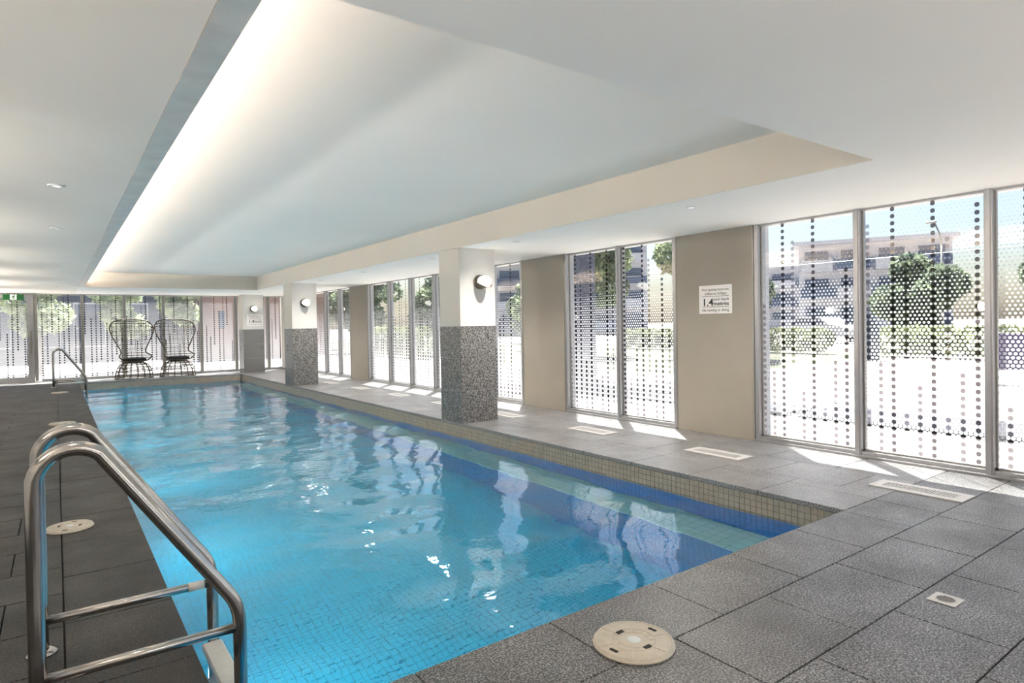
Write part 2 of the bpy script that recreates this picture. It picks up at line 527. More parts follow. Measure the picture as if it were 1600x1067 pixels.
# left deck: courses running in x, stones staggered
yy = YN-.43; k = 0
far_bm = bmesh.new()
while yy < YF+.4:
    y0, y1 = yy, min(yy+.43, YF+.43)
    if y1 <= 9.5 and y0 >= 1.6:
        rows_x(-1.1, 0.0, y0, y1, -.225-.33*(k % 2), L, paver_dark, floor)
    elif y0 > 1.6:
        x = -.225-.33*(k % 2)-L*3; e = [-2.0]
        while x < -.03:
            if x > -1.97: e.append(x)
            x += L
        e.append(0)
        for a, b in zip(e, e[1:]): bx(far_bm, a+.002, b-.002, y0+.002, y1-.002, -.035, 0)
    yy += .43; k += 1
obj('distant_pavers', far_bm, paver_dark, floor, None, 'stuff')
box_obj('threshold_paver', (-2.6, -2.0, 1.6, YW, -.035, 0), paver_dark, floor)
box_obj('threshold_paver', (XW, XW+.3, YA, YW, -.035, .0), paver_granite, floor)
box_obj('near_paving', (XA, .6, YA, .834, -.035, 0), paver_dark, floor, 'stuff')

# coping round the pool
trim = empty('trim_1'); trim['kind'] = 'structure'
y = YN; e = [YN]
while e[-1] < YF: e.append(min(e[-1]+L, YF))
for a, b in zip(e, e[1:]):
    put_paver(XR, XR+.43, a, b, paver_window_lit, trim, 'coping_stone')
    put_paver(XL-.431, XL, a, b, paver_dark, trim, 'coping_stone')
rows_x(XL-.431, XR+.43, YF, YF+.43, .3, L, paver_window_lit, trim, 'coping_stone')
rows_x(XL-1.03, XL, 1.694, 2.124, .0, L, paver_dark, trim, 'coping_stone')

# ------------------------------------------------------------------ pool basin
pool = empty('pool_basin'); pool['kind'] = 'structure'
box_obj('pool_floor', (XL-.02, XR+.02, YN-.02, YF+.02, POOL_Z-.2, POOL_Z), pool_floor_mat, pool)
box_obj('pool_wall', (XR+.02, XR+.3, YN-.02, YF+.02, POOL_Z, -.2), pool_wall_x, pool)
box_obj('pool_wall', (XL-.3, XL-.02, YN-.02, YF+.02, POOL_Z, -.2), pool_floor_mat if False else gridded('aqua_wall_mosaic', POOL_FLOOR, POOL_GROUT, .048, .005, 'YZ', .3, .05), pool)
box_obj('pool_wall', (XL-.3, XR+.3, YN-.3, YN-.02, POOL_Z, -.2), gridded('aqua_end_mosaic', POOL_FLOOR, POOL_GROUT, .048, .005, 'XZ', .3, .05), pool)
box_obj('pool_wall', (XL-.3, XR+.3, YF+.02, YF+.3, POOL_Z, -.2), MATS['aqua_end_mosaic'], pool)
XB, ZB = 3.92, -.65
box_obj('bench', (XB, XR+.019, YN-.019, YF+.019, ZB-.02, ZB), bench_mat, pool)
box_obj('bench_riser', (XB+.005, XR+.019, YN-.019, YF+.019, POOL_Z+.001, ZB-.0201), riser_mat, pool)
# waterline band: backing + individual beige tiles
bm = bmesh.new(); bx(bm, XR+.012, XR+.02, YN, YF, -.2, -.036)
obj('tile_backing', bm, beige_grout, pool)
bm = bmesh.new(); bx(bm, XL, XR+.01, YF+.012, YF+.02, -.2, -.036)
obj('tile_backing', bm, beige_grout, pool)
bm = bmesh.new(); bx(bm, XL-.02, XL-.012, YN, YF, -.2, -.036)
obj('tile_backing', bm, beige_grout, pool)
bm = bmesh.new(); bx(bm, XL, XR, YN-.02, YN-.012, -.2, -.036)
obj('tile_backing', bm, beige_grout, pool)
TP = .048
b = bmesh.new(); bx(b, 0, .008, .0018, TP-.0018, .0018, TP-.0018)
tile_me = mesh_of(b, 'waterline_tile', beige_tile_x)
n_t = 0; rest = bmesh.new(); ncol = int((YF-YN)/TP)
for i in range(ncol):
    for j in range(4):
        z = -.038-(j+1)*TP; yq = YN+i*TP
        if n_t < 280:
            o = bpy.data.objects.new('waterline_tile', tile_me); C.objects.link(o); o.parent = pool
            o.location = (XR+.004+random.uniform(0, .0012), yq, z); n_t += 1
        else:
            bx(rest, XR+.004, XR+.012, yq+.0018, yq+TP-.0018, z+.0018, z+TP-.0018)
for i in range(int((XR-XL)/TP)+1):
    for j in range(4):
        z = -.038-(j+1)*TP; xq = XL+i*TP
        bx(rest, xq+.0018, xq+TP-.0018, YF+.004, YF+.012, z+.0018, z+TP-.0018)
obj('distant_waterline_tiles', rest, beige_tile_x, pool, None, 'stuff')
# pool floor mosaic of the near corner as real tiles
near = bmesh.new(); cnt = 0
b = bmesh.new(); bx(b, .0022, TP-.0022, .0022, TP-.0022, 0, .004)
ft_me = mesh_of(b, 'floor_tile', mosaic_aqua)
for i in range(int((XB-XL)/TP)):
    for j in range(52):
        xq, yq = XL+i*TP, YN+j*TP
        if 4 <= i < 22 and 14 <= j < 30 and cnt < 290:
            o = bpy.data.objects.new('floor_tile', ft_me); C.objects.link(o); o.parent = pool
            o.location = (xq, yq, POOL_Z+.001); cnt += 1
        else:
            bx(near, xq+.0022, xq+TP-.0022, yq+.0022, yq+TP-.0022, POOL_Z+.001, POOL_Z+.005)
obj('pool_floor_mosaic', near, mosaic_aqua, pool, None, 'stuff')

# added, unseen underwater lamps in the left pool wall, brightening the pool
for k in range(7):
    yl = YN+1.3+k*2.5
    bm = bmesh.new(); lathe(bm, [(0, 0), (.085, 0), (.085, .006), (.07, .012), (0, .012)], 24)
    bmesh.ops.rotate(bm, verts=bm.verts, cent=(0, 0, 0), matrix=Matrix.Rotation(R(90), 3, 'Y'))
    q = obj('underwater_fill_lamp', bm, lens_glow, pool, (XL-.0195, yl, -.75))
    ld = bpy.data.lights.new('lamp', 'AREA'); ld.shape = 'DISK'; ld.size = .14; ld.energy = POOL_FILL; ld.color = (.93, 1, 1)
    lo = bpy.data.objects.new('lamp', ld); C.objects.link(lo); lo.parent = q; lo.location = (.02, 0, 0); lo.rotation_euler = (0, R(-90), 0)

# water surface
nx, ny = 150, 560
X = np.linspace(XL-.011, XR+.0035, nx); Y = np.linspace(YN-.011, YF+.0035, ny)
GX, GY = np.meshgrid(X, Y, indexing='ij')
rng = np.random.default_rng(5)
Z = np.zeros_like(GX)
for k in range(26):
    lam = .28*2.6**rng.uniform(0, 1.6); th = rng.uniform(0, 2*math.pi)
    am = .00042*lam**1.15/.35
    # crests roughly across the long axis
    kx = math.cos(th)*2*math.pi/lam*.75; ky = math.sin(th)*2*math.pi/lam
    wx = .25*np.sin(GX*1.7+k)+.3*np.sin(GY*1.1+k*1.3)
    Z += am*np.sin(kx*GX+ky*GY+rng.uniform(0, 6.28)+wx*1.5)
fade = .85+.25*np.clip((GY-3)/6, 0, 1)
Z = Z*fade*1.5
co = np.stack([GX, GY, Z], -1).reshape(-1, 3)
idx = np.arange(nx*ny).reshape(nx, ny)
fc = np.stack([idx[:-1, :-1], idx[1:, :-1], idx[1:, 1:], idx[:-1, 1:]], -1).reshape(-1, 4)
def np_mesh(name, co, fc, mat, smooth=True):
    me = bpy.data.meshes.new(name); k = fc.shape[1]
    me.vertices.add(len(co)); me.vertices.foreach_set('co', co.astype('f4').ravel())
    me.loops.add(fc.size); me.loops.foreach_set('vertex_index', fc.astype('i4').ravel())
    me.polygons.add(len(fc)); me.polygons.foreach_set('loop_start', np.arange(0, fc.size, k, dtype='i4'))
    if smooth: me.polygons.foreach_set('use_smooth', np.ones(len(fc), dtype=bool))
    me.update(calc_edges=True); me.materials.append(mat); return me
wat = bpy.data.objects.new('pool_water', np_mesh('pool_water', co, fc, water)); C.objects.link(wat)
wat.location = (0, 0, ZWAT); wat['kind'] = 'stuff'
tag(wat, 'clear blue rippled water filling the long tiled indoor pool', 'water')

# ------------------------------------------------------------------ ceiling
ceil = box_obj('ceiling', (CXO-1.0, CXR+.3, CYN-.3, CYF+.3, ZT, ZT+.12), coffer_white, None, 'structure')
box_obj('soffit', (XA, CXO-.55, YA, YW+.15, ZC, ZT-.001), left_soffit_paint, ceil)
box_obj('soffit', (CXO-.55, CXO, YA, YW+.15, ZC, ZC+.03), left_soffit_paint, ceil)
box_obj('soffit', (CXR, XW+.3, YA, YW+.15, ZC, ZT+.1), plaster_white, ceil)
box_obj('soffit', (CXO, CXR, YA, CYN, ZC, ZT+.1), plaster_white, ceil)
box_obj('soffit', (CXO, CXR, CYF, YW+.15, ZC, ZT+.1), plaster_white, ceil)
# thin skin on the right fascia, its colour darkened for shade
box_obj('fascia', (CXR-.004, CXR, CYN, CYF, ZC, ZT), beam_shaded_paint, ceil)
box_obj('fascia', (CXO+.12, CXR-.004, CYF-.004, CYF, ZC, ZT), beam_shaded_paint, ceil)
# left ledge: metal strip underneath, LED on top
box_obj('metal_strip', (CXO+.003, CXL, CYN, CYF, ZC, ZC+.012), strip_metal, ceil)
box_obj('led_upstand', (CXL-.012, CXL, CYN, CYF, ZC+.012, ZC+.088), coffer_white, ceil)
led = box_obj('light_strip', (CXO-.5, CXO-.455, CYN+.1, CYF-.1, ZC+.034, ZC+.05), led_glow)
tag(led, 'warm cove light strip lying on the left ledge of the raised ceiling', 'light')


# ------------------------------------------------------------------ walls and windows
wl = box_obj('wall_left', (XA-.2, XA, YA, YW+.2, 0, ZT), plaster_white, None, 'structure')
def window_run(name, y0, y1, mull, glass_mat, jambs=True):
    """glazing in the right wall between y0 and y1; mull = centre positions of the mullions"""
    w = empty(name, (XW, (y0+y1)/2, 0)); w['kind'] = 'structure'
    def pb(nm, x0, x1, a, b, z0, z1, mat, bev=.002):
        bm = bmesh.new(); bx(bm, x0-XW, x1-XW, a-(y0+y1)/2, b-(y0+y1)/2, z0, z1, bev=bev)
        return obj(nm, bm, mat, w)
    pb('sill', XW-.012, XW+.15, y0, y1, 0, .022, alu)
    pb('bottom_rail', XW+.012, XW+.13, y0, y1, .022, .055, alu)
    pb('top_rail', XW+.03, XW+.12, y0, y1, ZC-.02, ZC, alu)
    for a in (y0, y1-.045): pb('jamb', XW, XW+.15, a, a+.045, .022, ZC, alu)
    for c in mull:
        m_ = pb('mullion', XW+.004, XW+.13, c-.03, c+.03, .022, ZC, alu)
        bm = bmesh.new(); bx(bm, XW-.004-XW, .0035, c-.016-(y0+y1)/2, c+.016-(y0+y1)/2, .022, ZC-.001, bev=.001)
        obj('cover_cap', bm, alu, m_)
    ed = [y0+.045]+[v for c in mull for v in (c-.03, c+.03)]+[y1-.045]
    for a, b in zip(ed[::2], ed[1::2]):
        bm = bmesh.new(); yc = (y0+y1)/2
        v = [bm.verts.new(q) for q in ((.075, a-yc, .05), (.075, b-yc, .05), (.075, b-yc, ZC-.015), (.075, a-yc, ZC-.015))]
        bm.faces.new(v)
        obj('glass_pane', bm, glass_mat, w)
        for s0, s1, z0, z1 in ((a, a+.012, .055, ZC-.02), (b-.012, b, .055, ZC-.02), (a, b, .055, .07)):
            pb('gasket', XW+.055, XW+.072, s0, s1, z0, z1, alu_dark, 0)
    return w
window_run('window_1', YA, 3.93, [-2.2, -1.2, -.2, .82, 1.835, 2.865], frit_side)
window_run('window_2', 4.992, 7.04, [5.97], frit_side)
window_run('window_3', 8.09, 14.3, [9.0, 9.98, 11.05, 12.09, 13.14], frit_side)
window_run('window_4', 15.4, 19.6, [16.25, 17.3, 18.4], frit_side)
wr = box_obj('wall_right', (XW+.16, XW+.3, 3.94, 4.98, 0, ZC), concrete_w, None, 'structure')
for a, b in ((3.934, 4.99), (7.042, 8.088), (14.302, 15.398), (19.602, YW)):
    box_obj('wall_panel', (XW, XW+.159, a, b, .0, ZC-.001), panel_paint, wr)
    box_obj('edge_bead', (XW-.006, XW, a, a+.018, .01, ZC-.001), alu_dark, wr)
    box_obj('edge_bead', (XW-.006, XW, b-.018, b, .01, ZC-.001), alu_dark, wr)
# near end wall behind the camera: unseen, left open between mullions for fill daylight
wn_ = empty('wall_near'); wn_['kind'] = 'structure'
box_obj('wall_panel', (XA, .4, YA-.2, YA, 0, ZT), plaster_white, wn_)
box_obj('wall_panel', (.4, XW+.3, YA-.2, YA, ZC-.1, ZT), plaster_white, wn_)
for x in (.4, 1.5, 2.6, 3.7, 4.8, 5.9): box_obj('mullion', (x, x+.07, YA-.14, YA-.01, 0, ZC-.1), alu, wn_)
# far end wall
fw = empty('window_5', (0, YW, 0)); fw['kind'] = 'structure'
def fb(nm, x0, x1, z0, z1, mat, par=fw, y0=0, y1=.12, bev=.002):
    bm = bmesh.new(); bx(bm, x0, x1, y0, y1, z0, z1, bev=bev); return obj(nm, bm, mat, par)
fb('sill', -.33, XW, 0, .03, alu); fb('bottom_rail', -.33, XW, .03, .075, alu, y0=.01)
fb('top_rail', -2.6, XW, ZC-.03, ZC, alu, y0=.02)
mx = [-.43, .58, 1.555, 2.52, 3.515, 4.49, 5.45]
for x in mx: fb('mullion', x-.035, x+.035, .03, ZC-.03, alu_dark, y0=-.01)
fb('jamb', XW-.24, XW, 0, ZC, plaster_white)
ed = mx+[XW-.24]
for a, b_ in zip(ed, ed[1:]):
    bm = bmesh.new(); v = [bm.verts.new(q) for q in ((a+.035, .06, .075), (b_-.035, .06, .075), (b_-.035, .06, ZC-.03), (a+.035, .06, ZC-.03))]
    bm.faces.new(v); obj('glass_pane', bm, frit_end, fw)
# sliding door
dr = empty('door_1', (0, YW, 0)); dr['kind'] = 'structure'
fb('door_stile', -.60, -.47, .02, ZC-.03, alu, dr, -.03, .05)
fb('door_stile', -1.75, -1.62, .02, ZC-.03, alu, dr, -.03, .05)
fb('door_rail', -1.62, -.6, .02, .15, alu, dr, -.03, .05)
fb('door_rail', -1.62, -.6, ZC-.12, ZC-.031, alu, dr, -.03, .05)
fb('door_threshold', -2.6, -.33, -.001, .018, alu, dr, -.05, .12)
bm = bmesh.new(); v = [bm.verts.new(q) for q in ((-1.62, .01, .15), (-.6, .01, .15), (-.6, .01, ZC-.12), (-1.62, .01, ZC-.12))]
bm.faces.new(v); obj('glass_pane', bm, frit_end, dr)
h = fb('door_handle', -.555, -.515, .75, 1.35, alu_dark, dr, -.065, -.03, .004)
box_obj('wall_far', (XA, -1.76, YW, YW+.15, 0, ZC), plaster_white, None, 'structure')

# ------------------------------------------------------------------ columns
def column(x0, x1, y0, y1, label):
    t = thing('column', label, 'column', ((x0+x1)/2, (y0+y1)/2, 0), 0, None)
    t['kind'] = 'structure'
    hx, hy = (x1-x0)/2, (y1-y0)/2
    def cb(nm, a, z0, z1, mat, bev=.002):
        bm = bmesh.new(); bx(bm, -hx+a, hx-a, -hy+a, hy-a, z0, z1, bev=bev); return obj(nm, bm, mat, t)
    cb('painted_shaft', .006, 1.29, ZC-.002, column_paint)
    # left face skin in the beam colour, darkened for the shaded side
    bm = bmesh.new(); bx(bm, -hx, -hx+.006, -hy+.006, hy-.006, 1.29, ZC-.002); obj('side_skin', bm, beam_shaded_paint, t)
    cb('joint_mortar', .005, .0, 1.286, grille_grey)
    for z0, z1 in ((0.001, .428), (.434, .858), (.864, 1.288)): cb('granite_block', 0, z0, z1, column_granite, .003)
    return t
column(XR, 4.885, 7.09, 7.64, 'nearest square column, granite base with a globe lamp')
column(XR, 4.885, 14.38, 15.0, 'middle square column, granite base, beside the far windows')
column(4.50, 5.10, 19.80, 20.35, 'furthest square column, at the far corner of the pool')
# ------------------------------------------------------------------ wall lamps
def wall_lamp(x, y, z, label, rz=0, power=0, group=None, tilt=236):
    t = thing('wall_lamp', label, 'lamp', (x, y, z), rz, group)
    def cyl(nm, prof, mat, seg=32):
        bm = bmesh.new(); lathe(bm, prof, seg)
        bmesh.ops.rotate(bm, verts=bm.verts, cent=(0, 0, 0), matrix=Matrix.Rotation(R(90), 3, 'X'))
        return obj(nm, bm, mat, t)
    cyl('backplate', [(0, .0), (.098, 0), (.098, .012), (.092, .03), (0, .03)], bronze)
    g = [(0.0, .031)]+[(.074, .032), (.076, .14)]+[(.076*math.cos(a), .14+.07*math.sin(a)) for a in [R(k) for k in (15, 30, 45, 60, 75, 90)]]
    cyl('globe', g, globe_glow)
    cyl('collar', [(.0785, .03), (.083, .03), (.083, .062), (.0785, .062)], bronze)
    # half shell cut on the slant
    bm = bmesh.new(); seg = 40; rr = .082; ring = []
    for k in range(seg+1):
        a = R(110)+R(180)*k/seg      # lower half
        k2 = math.sin(math.pi*k/seg)
        L_ = .055+.15*k2
        ring.append((bm.verts.new((rr*math.cos(a), -.03, rr*math.sin(a))), bm.verts.new((rr*math.cos(a), -.03-L_, rr*math.sin(a)))))
    for a, c in zip(ring, ring[1:]):
        f = bm.faces.new((a[0], c[0], c[1], a[1])); f.smooth = True
    bmesh.ops.rotate(bm, verts=bm.verts, cent=(0, 0, 0), matrix=Matrix.Rotation(R(-78), 3, 'Y'))
    bmesh.ops.solidify(bm, geom=bm.faces[:], thickness=.003)
    obj('half_shade', bm, bronze, t)
    if power:
        ld = bpy.data.lights.new('lamp', 'SPOT'); ld.energy = power; ld.shadow_soft_size = .08; ld.color = (1, .92, .84)
        ld.spot_size = R(110); ld.spot_blend = 1.0
        lo = bpy.data.objects.new('lamp', ld); C.objects.link(lo); lo.parent = t; lo.location = (0, -.30, .0)
        lo.rotation_euler = (R(tilt), 0, 0)      # added fill spot thrown up at the ceiling
    return t
wall_lamp(4.628, 7.09, 1.878, 'round globe lamp on the nearest granite column')
wall_lamp(4.60, 14.38, 1.875, 'round globe lamp on the middle column')
wall_lamp(4.80, 19.80, 1.90, 'round globe lamp on the furthest column above a sign')

for k in range(8):  # unseen lamps added to lift the ceiling brightness
    wall_lamp(XA+.001, -1.5+k*3.0, 1.5, 'added globe lamp with a fill spot on the unseen left wall', R(90), WALL_FILL, 'added globe lamps along the left wall')
for x in (1.0, 2.6, 4.2):
    wall_lamp(x, YA+.001, 1.5, 'added globe lamp with a fill spot on the unseen near wall', R(180), WALL_FILL*1.3, 'added globe lamps along the near wall', 215)
# ------------------------------------------------------------------ depth signs
def depth_sign(loc, rz, label, k=1.0):
    t = thing('depth_sign', label, 'sign', loc, rz)
    W, H_ = .44*k, .325*k
    bm = bmesh.new(); bx(bm, -W/2, W/2, -.006, 0, -H_/2, H_/2, bev=.001); obj('plate', bm, sign_face, t)
    rot = (R(90), 0, 0); y = -.0068
    text_obj('lettering', 'Pool opening hours are:', .040*k, ink, t, (-.178*k, y, .100*k), rot, width=.356*k)
    text_obj('lettering', '5.00am to 10.00pm', .040*k, ink, t, (-.142*k, y, .052*k), rot, width=.292*k)
    text_obj('lettering', '1.4', .118*k, ink, t, (-.178*k, y, -.072*k), rot, width=.13*k, bold=.0022*k)
    text_obj('lettering', 'pool depth', .048*k, ink, t, (-.025*k, y, -.014*k), rot, width=.203*k)
    text_obj('lettering', 'metres', .060*k, ink, t, (-.025*k, y, -.068*k), rot, width=.203*k, bold=.0012*k)
    text_obj('lettering', 'No running or diving', .046*k, ink, t, (-.178*k, y, -.136*k), rot, width=.356*k)
    for z in (.034, -.088):
        bm = bmesh.new(); bx(bm, -.178*k, .178*k, -.0072, -.006, z*k, (z+.005)*k); obj('rule_line', bm, ink, t)
    return t
depth_sign((XW-.001, 4.42, 1.548), R(-90), 'white pool depth sign on the beige panel between the windows')
depth_sign((4.84, 19.799, 1.566), 0, 'white pool depth sign under the lamp on the furthest column', 1.05)

# ------------------------------------------------------------------ exit sign
t = thing('exit_sign', 'green and white exit sign hanging above the far sliding door', 'sign', (-.86, 20.25, 2.21))
bm = bmesh.new(); bx(bm, -.21, .21, -.02, .02, -.075, .075, bev=.003); obj('housing', bm, exit_green, t)
bm = bmesh.new(); bx(bm, -.066, .066, -.0225, -.0195, -.066, .066); obj('pictogram_panel', bm, exit_white, t)
bm = bmesh.new()
tube(bm, [(-.012, -.026, -.002), (.008, -.026, .028)], .011, 6)
tube(bm, [(.008, -.026, .026), (.03, -.026, .012), (.042, -.026, .026)], .005, 6)
tube(bm, [(.006, -.026, .028), (-.018, -.026, .026), (-.03, -.026, .008)], .005, 6)
tube(bm, [(-.01, -.026, 0), (.012, -.026, -.02), (.006, -.026, -.05)], .007, 6)
tube(bm, [(-.012, -.026, 0), (-.024, -.026, -.026), (-.05, -.026, -.034)], .007, 6)
lathe(bm, [(0, -.004), (.011, -.004), (.011, .004), (0, .004)], 12, 0, 0)
vs = bm.verts[-48:] if False else [v for v in bm.verts if abs(v.co.z) <= .0041 and (v.co.x**2+v.co.y**2) < .0002]
for v in vs: v.co = Vector((v.co.x+.02, -.026+v.co.z, .047+v.co.y))
obj('running_figure', bm, exit_green, t)
for x in (-.15, .15):
    bm = bmesh.new(); tube(bm, [(x, 0, .075), (x, 0, ZC-2.21)], .006, 8); obj('hanger', bm, white_plastic, t)

# ------------------------------------------------------------------ downlights
def downlight(x, y, label, group, k=1.0):
    t = thing('downlight', label, 'light', (x, y, ZC), 0, group)
    bm = bmesh.new(); lathe(bm, [(.030, -.001), (.033, -.010), (.050, -.006), (.052, -.0005)], 28, cap=False); obj('trim_ring', bm, white_plastic, t)
    bm = bmesh.new(); lathe(bm, [(0, -.0012), (.031, -.0012), (.031, -.0004), (0, -.0004)], 24); obj('lens', bm, lens_glow, t)
    ld = bpy.data.lights.new('lamp', 'SPOT'); ld.energy = DOWNLIGHT_POWER*k; ld.spot_size = R(150); ld.spot_blend = .9
    ld.shadow_soft_size = .03; ld.color = (1, .93, .85)
    lo = bpy.data.objects.new('lamp', ld); C.objects.link(lo); lo.parent = t; lo.location = (0, 0, -.02)
    return t
names_l = ['round downlight right at the top left corner', 'second round downlight over the left deck', 'third round downlight over the left deck',
           'fourth round downlight over the left deck', 'fifth round downlight over the left deck', 'sixth round downlight over the left deck, by the far doors']
for (y, nm) in zip((2.32, 5.42, 7.65, 11.35, 14.4, 17.3), names_l): downlight(.02, y, nm, 'downlights over the left deck', .12)
names_r = ['nearest round downlight over the window side deck', 'round downlight in front of the nearest column, window side', 'round downlight just beyond the nearest column',
           'fourth downlight over the window side deck', 'downlight before the middle column, window side', 'downlight just beyond the middle column', 'last downlight on the window side']
for (y, nm) in zip((3.61, 6.26, 8.42, 11.07, 13.4, 15.9, 18.4), names_r): downlight(4.64, y, nm, 'downlights over the window side deck')

# ------------------------------------------------------------------ floor vents
def floor_vent(y, label):
    t = thing('floor_vent', label, 'vent', (5.22, y, 0), 0, 'white floor vents along the windows')
    hx, hy = .125, .315
    bm = bmesh.new()
    o_ = [(-hx, -hy), (hx, -hy), (hx, hy), (-hx, hy)]; i_ = [(-hx+.06, -hy+.07), (hx-.06, -hy+.07), (hx-.06, hy-.07), (-hx+.06, hy-.07)]
    lay = []
    for pts, z in ((o_, .0005), (o_, .008), (i_, .008), (i_, .002)): lay.append([bm.verts.new((*p, z)) for p in pts])
    for a, c in zip(lay, lay[1:]):
        for k in range(4): bm.faces.new((a[k], a[(k+1) % 4], c[(k+1) % 4], c[k]))
    obj('frame', bm, frame_white, t)
    bm = bmesh.new(); bx(bm, -hx+.058, hx-.058, -hy+.068, hy-.068, .0004, .003)
    obj('recess', bm, grille_grey, t)
    bm = bmesh.new()
    for k in range(24):
        yy_ = -hy+.08+k*(2*hy-.16)/23.
        bx(bm, -hx+.062, hx-.062, yy_-.004, yy_+.004, .003, .0065)
    g = obj('grille_slats', bm, frame_white, t); g['kind'] = 'stuff'
vn = ['nearest white floor vent, edge of the sunlit patch', 'white floor vent in front of the beige sign panel', 'third white floor vent, before the two-pane window',
      'white floor vent beside the nearest column', 'fifth white floor vent along the windows', 'sixth white floor vent along the windows',
      'seventh white floor vent along the windows', 'eighth white floor vent, near the middle column']
for k, nm in enumerate(vn): floor_vent(2.01+1.78*k, nm)

# ------------------------------------------------------------------ square drain
t = thing('floor_drain', 'small square slotted floor drain on the near paving', 'drain', (3.286, 1.162, 0))
bm = bmesh.new(); bx(bm, -.062, .062, -.058, .058, .0002, .0025, bev=.001); obj('plate', bm, frame_white, t)
bm = bmesh.new(); lathe(bm, [(.043, .0026), (.043, .004), (.039, .004), (.039, .0026)], 28, cap=False); obj('ring', bm, frame_white, t)
for k in range(7):
    a = -.030+k*.010; hl = math.sqrt(max(0, .036**2-a*a))
    bm = bmesh.new(); bx(bm, a-.0024, a+.0024, -hl, hl, .0026, .0032); obj('slot', bm, dark_hole, t)

# ------------------------------------------------------------------ access lids
def access_lid(x, y, r, label, rz=0, holes=True):
    t = thing('access_lid', label, 'lid', (x, y, 0), rz, None)
    bm = bmesh.new(); lathe(bm, [(0, .0005), (r, .0005), (r*1.0, .007), (r*.985, .009), (r*.965, .009), (r*.96, .014), (r*.945, .016), (0, .016)], 56)
    obj('cover', bm, cream_plastic, t)
    def ringm(nm, a, b_, z, hh=.003, mat=cream_light):
        bm = bmesh.new(); lathe(bm, [(a, z), (a, z+hh), (b_, z+hh), (b_, z)], 56, cap=False); return obj(nm, bm, mat, t)
    ringm('rim', r*.915, r*.94, .016); ringm('raised_ring', r*.53, r*.555, .016); ringm('raised_ring', r*.36, r*.385, .016)
    for k in range(6):
        a = R(60*k+12)
        bm = bmesh.new(); bx(bm, r*.555, r*.92, -.0022, .0022, .016, .0188)
        bmesh.ops.rotate(bm, verts=bm.verts, cent=(0, 0, 0), matrix=Matrix.Rotation(a, 3, 'Z')); obj('spoke', bm, cream_light, t)
    for k in range(12):
        a = R(30*k+20)
        bm = bmesh.new(); bx(bm, r*.39, r*.53, -.0015, .0015, .016, .0185)
        bmesh.ops.rotate(bm, verts=bm.verts, cent=(0, 0, 0), matrix=Matrix.Rotation(a, 3, 'Z')); obj('short_rib', bm, cream_light, t)
    bm = bmesh.new(); lathe(bm, [(0, .016), (r*.18, .016), (r*.18, .0175), (0, .0175)], 30); obj('centre_label', bm, exit_white, t)
    if holes:
        for s_, a0 in ((1, 35), (-1, 35)):
            a = R(a0)+(0 if s_ > 0 else math.pi); cx, cy = math.cos(a)*r*.75, math.sin(a)*r*.75
            bm = bmesh.new()
            for q in (-.25, .25):
                lathe(bm, [(0, .0161), (r*.055, .0161), (r*.055, .0168), (0, .0168)], 14, cx-math.sin(a)*r*q*.28, cy+math.cos(a)*r*q*.28)
            bx(bm, cx-r*.05, cx+r*.05, cy-r*.04, cy+r*.04, .0161, .0167)
            obj('lifting_hole', bm, dark_hole, t)
            a2 = a+R(85); cx, cy = math.cos(a2)*r*.455, math.sin(a2)*r*.455
            bm = bmesh.new(); bx(bm, -r*.062, r*.062, -r*.1, r*.1, .0163, .0190)
            bmesh.ops.rotate(bm, verts=bm.verts, cent=(0, 0, 0), matrix=Matrix.Rotation(a2, 3, 'Z'))
            bmesh.ops.translate(bm, verts=bm.verts, vec=(cx, cy, 0)); obj('slot', bm, dark_hole, t)
    return t
access_lid(1.865, 1.765, .165, 'large cream round skimmer lid on the near corner paving', R(150))
access_lid(.045, 5.09, .135, 'cream round lid on the left deck beyond the near handrail', R(40))
access_lid(.042, 10.93, .16, 'cream round lid further along the left deck', R(90), False)
access_lid(.035, 16.55, .16, 'furthest round lid, near the far pool ladder', 0, False)

